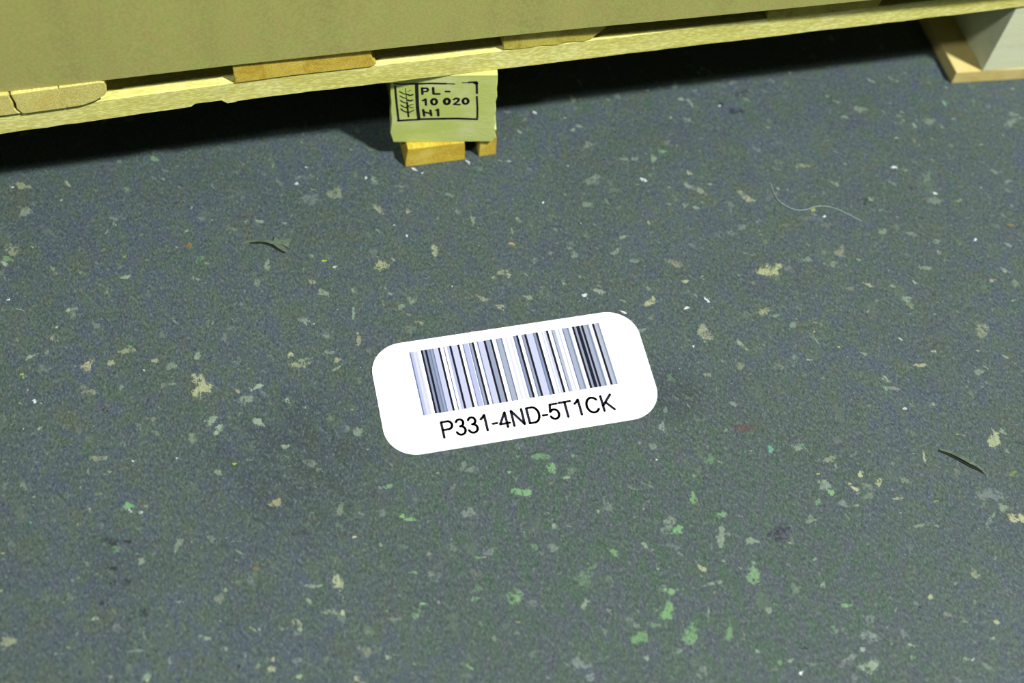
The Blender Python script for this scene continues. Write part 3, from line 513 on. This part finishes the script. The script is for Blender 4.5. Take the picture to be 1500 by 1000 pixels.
# characters drawn on a 1-em grid (cap height .716)
def arc(cx, cy, rx, ry, a0, a1, n=14):
    return [(cx + rx * math.cos(math.radians(a0 + (a1 - a0) * i / n)), cy + ry * math.sin(math.radians(a0 + (a1 - a0) * i / n))) for i in range(n + 1)]
H = .716; s_ = .124
three = [arc(.27, .53, .165, .145, 160, -90)[0:], arc(.26, .215, .205, .175, 90, -165)]
GL = {
 'P': (.667, [[(.12, .04), (.12, .675), (.38, .675)] + arc(.40, .51, .18, .165, 90, -90) + [(.12, .345)]]),
 '3': (.556, three),
 '1': (.556, [[(.13, .53), (.24, .60), (.33, .69), (.33, .04)]]),
 '-': (.333, [[(.07, .27), (.27, .27)]]),
 '4': (.556, [[(.51, .20), (.06, .20), (.38, .66), (.38, .04)]]),
 'N': (.722, [[(.12, .04), (.12, .675), (.60, .04), (.60, .675)]]),
 'D': (.722, [[(.12, .04), (.12, .675), (.33, .675)] + arc(.36, .3575, .27, .3175, 85, -85) + [(.33, .04), (.12, .04)]]),
 '5': (.556, [[(.48, .665), (.165, .665), (.10, .36)] + arc(.275, .245, .205, .20, 140, -160)]),
 'T': (.611, [[(.04, .675), (.57, .675)], [(.305, .675), (.305, .04)]]),
 'C': (.722, [arc(.385, .358, .285, .315, 38, 322, 20)]),
 'K': (.667, [[(.12, .04), (.12, .675)], [(.58, .675), (.13, .26)], [(.27, .39), (.60, .04)]]),
}
em = (219.4 - 86.4) / 7.97; ys = 15.0 / H
TEXT_INK = plain('text_ink', (8, 10, 38), 1.5, .5)
x = 0.0
for ch in 'P331-4ND-5T1CK':
    adv, paths = GL[ch]
    S2 = [(s_ * em, [((x + a) * em, b * ys) for a, b in pth]) for pth in paths]
    strokes('printed_character', S2, lambda u, v: (86.6 - .08 * em + u, -267.0 + v, .64), TEXT_INK, label)
    x += adv

# ---------------------------------------------------------------- debris on the floor
def ribbon(name, pts, wid, thick, m):
    """bent strip: pts (x, y, z), widths"""
    V, F = [], []
    n = len(pts)
    for i, (x, y, z) in enumerate(pts):
        a = pts[max(0, i - 1)]; b = pts[min(n - 1, i + 1)]
        dx, dy = b[0] - a[0], b[1] - a[1]; l = math.hypot(dx, dy) or 1
        nx, ny = -dy / l * wid[i] / 2, dx / l * wid[i] / 2
        V += [(x + nx, y + ny, z + thick), (x - nx, y - ny, z + thick * .7), (x - nx, y - ny, z), (x + nx, y + ny, z)]
    for i in range(n - 1):
        for j in range(4): F.append((4 * i + j, 4 * i + (j + 1) % 4, 4 * i + 4 + (j + 1) % 4, 4 * i + 4 + j))
    F += [(3, 2, 1, 0), tuple(4 * n - 4 + j for j in range(4))]
    return V, F
M_SCRAP = wood('grey_green_scrap', (106, 128, 106), (84, 100, 90), (124, 134, 116), 0, 2.5, k=1.7, spk=.6)
M_SHADE = plain('painted_shade', (28, 32, 24), 1.9, .9)  # dark colour for the shade painted along the debris
def two_tone(o, dark):       # adds the slot for shade painted on down and front faces
    o.data.materials.append(dark)
# crumpled scrap
scr = empty('crumpled_scrap', (-18, -66, 0), 'crumpled grey-green leafy scrap on the floor below the left of the pallet', 'scrap')
V, F = ribbon('', [(-40, -60, .1), (-34, -58.2, .3), (-27, -59.3, 1.2), (-20, -61.5, 2.0), (-14, -65, 2.2), (-8, -70.5, 1.2), (-3.5, -75.8, .2)], [1.5, 2.4, 2.0, 2.6, 3.4, 4.2, .8], .5, 0)
obj('curled_strip', V, F, M_SCRAP, scr)
V = [(-15, -64, 2.0), (-12, -58, 2.6), (-9.5, -61, 1.0), (-2, -60.5, .3), (2, -61.5, .9), (-2, -66.5, .2), (-3, -71, .6), (-8, -67, 1.6)]
V2 = [(x, y, z + .4) for x, y, z in V]; k = len(V)
obj('folded_tip', V + V2, [(i, (i + 1) % k, k + (i + 1) % k, k + i) for i in range(k)] + [tuple(range(k))[::-1], tuple(range(k, 2 * k))], M_SCRAP, scr)
V, F = ribbon('', [(-33, -60.2, .1), (-24, -61.3, .1), (-17, -64.6, .1), (-11, -70.5, .1), (-7, -74.8, .1)], [.8, 1.5, 2.2, 2.8, .8], .5, 0)
obj('scrap_shade', V, F, M_SHADE, scr)  # dark strip laid in as the shadow below the scrap
# splinter
spl = empty('wood_splinter', (468, -362, 0), 'thin bent grey-green splinter with its shade painted as a dark strip, lying on the floor at right', 'splinter')
V, F = ribbon('', [(455.0, -346.5, .3), (461.5, -350.5, 1.2), (467.5, -356.0, 1.8), (473.5, -362.2, 1.7), (478.0, -366.0, 1.0), (480.8, -370, .5), (481.8, -374.5, .1)], [1.2, 2.4, 2.8, 2.8, 1.8, 1.6, .8], .6, 0)
obj('pale_sliver', V, F, M_SCRAP, spl)
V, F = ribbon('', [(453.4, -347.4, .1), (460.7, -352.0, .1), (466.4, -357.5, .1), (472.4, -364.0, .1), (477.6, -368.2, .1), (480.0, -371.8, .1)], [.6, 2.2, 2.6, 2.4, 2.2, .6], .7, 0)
obj('splinter_shade', V, F, M_SHADE, spl)  # near-side shade of the splinter, modelled as a dark strip
# loose fibre
def fibre(name, pts, r, m):
    cu = bpy.data.curves.new(name, 'CURVE'); cu.dimensions = '3D'; cu.bevel_depth = r * MM; cu.bevel_resolution = 1; cu.resolution_u = 6
    sp_ = cu.splines.new('NURBS'); sp_.points.add(len(pts) - 1); sp_.use_endpoint_u = True; sp_.order_u = 3
    for i, p_ in enumerate(pts): sp_.points[i].co = tuple(Vector(p_) * MM) + (1,)
    tmp = bpy.data.objects.new(name, cu); C.objects.link(tmp)
    dg = bpy.context.evaluated_depsgraph_get(); me = bpy.data.meshes.new_from_object(tmp.evaluated_get(dg))
    bpy.data.objects.remove(tmp)
    V = [tuple(v.co / MM) for v in me.vertices]; F = [tuple(p_.vertices) for p_ in me.polygons]
    return obj(name, V, F, m)
fb = fibre('loose_fibre', [(408.9, -73.7, .4), (408.3, -83, .7), (408.7, -93, 1.3), (412.4, -100, 1.6), (420.6, -106.7, .8), (430, -107.5, .4), (440, -105, .8), (451, -107.3, .7), (463, -116.5, .5), (473, -127, .3)], .28, plain('pale_fibre', (150, 170, 165), 1.3, .5))
tag(fb, 'thin pale curved fibre lying on the floor under the right half of the pallet front', 'fibre')
def chip(name, cx, cy, l, wd, h, a, m, label_):
    V = []; n = 7
    pr = [random.uniform(.8, 1.15) for _ in range(n)]
    for z, s in ((.05, 1.0), (h, .75)):
        for k in range(n):
            t = 2 * math.pi * k / n; u, v = l / 2 * math.cos(t) * pr[k] * s, wd / 2 * math.sin(t) * pr[k] * s
            V.append((cx + u * math.cos(a) - v * math.sin(a), cy + u * math.sin(a) + v * math.cos(a), z + (.5 * math.cos(t) if z > 1 else 0)))
    F = [(i, (i + 1) % n, n + (i + 1) % n, n + i) for i in range(n)] + [tuple(range(n))[::-1], tuple(range(n, 2 * n))]
    o = obj(name, V, F, m); tag(o, label_, 'chip'); return o
chip('wood_chip', 175.6, -98.2, 7.6, 2.6, 1.2, -.42, plain('tan_chip', (182, 166, 130), 1.9, .8), 'small pinkish-tan wood chip midway between pallet stamp block and label')
chip('wood_chip', 598.5, -154.6, 8.5, 3.0, 1.3, -.36, plain('brown_chip', (134, 128, 98), 1.9, .8), 'brownish wood chip with dark edge near the right frame side')
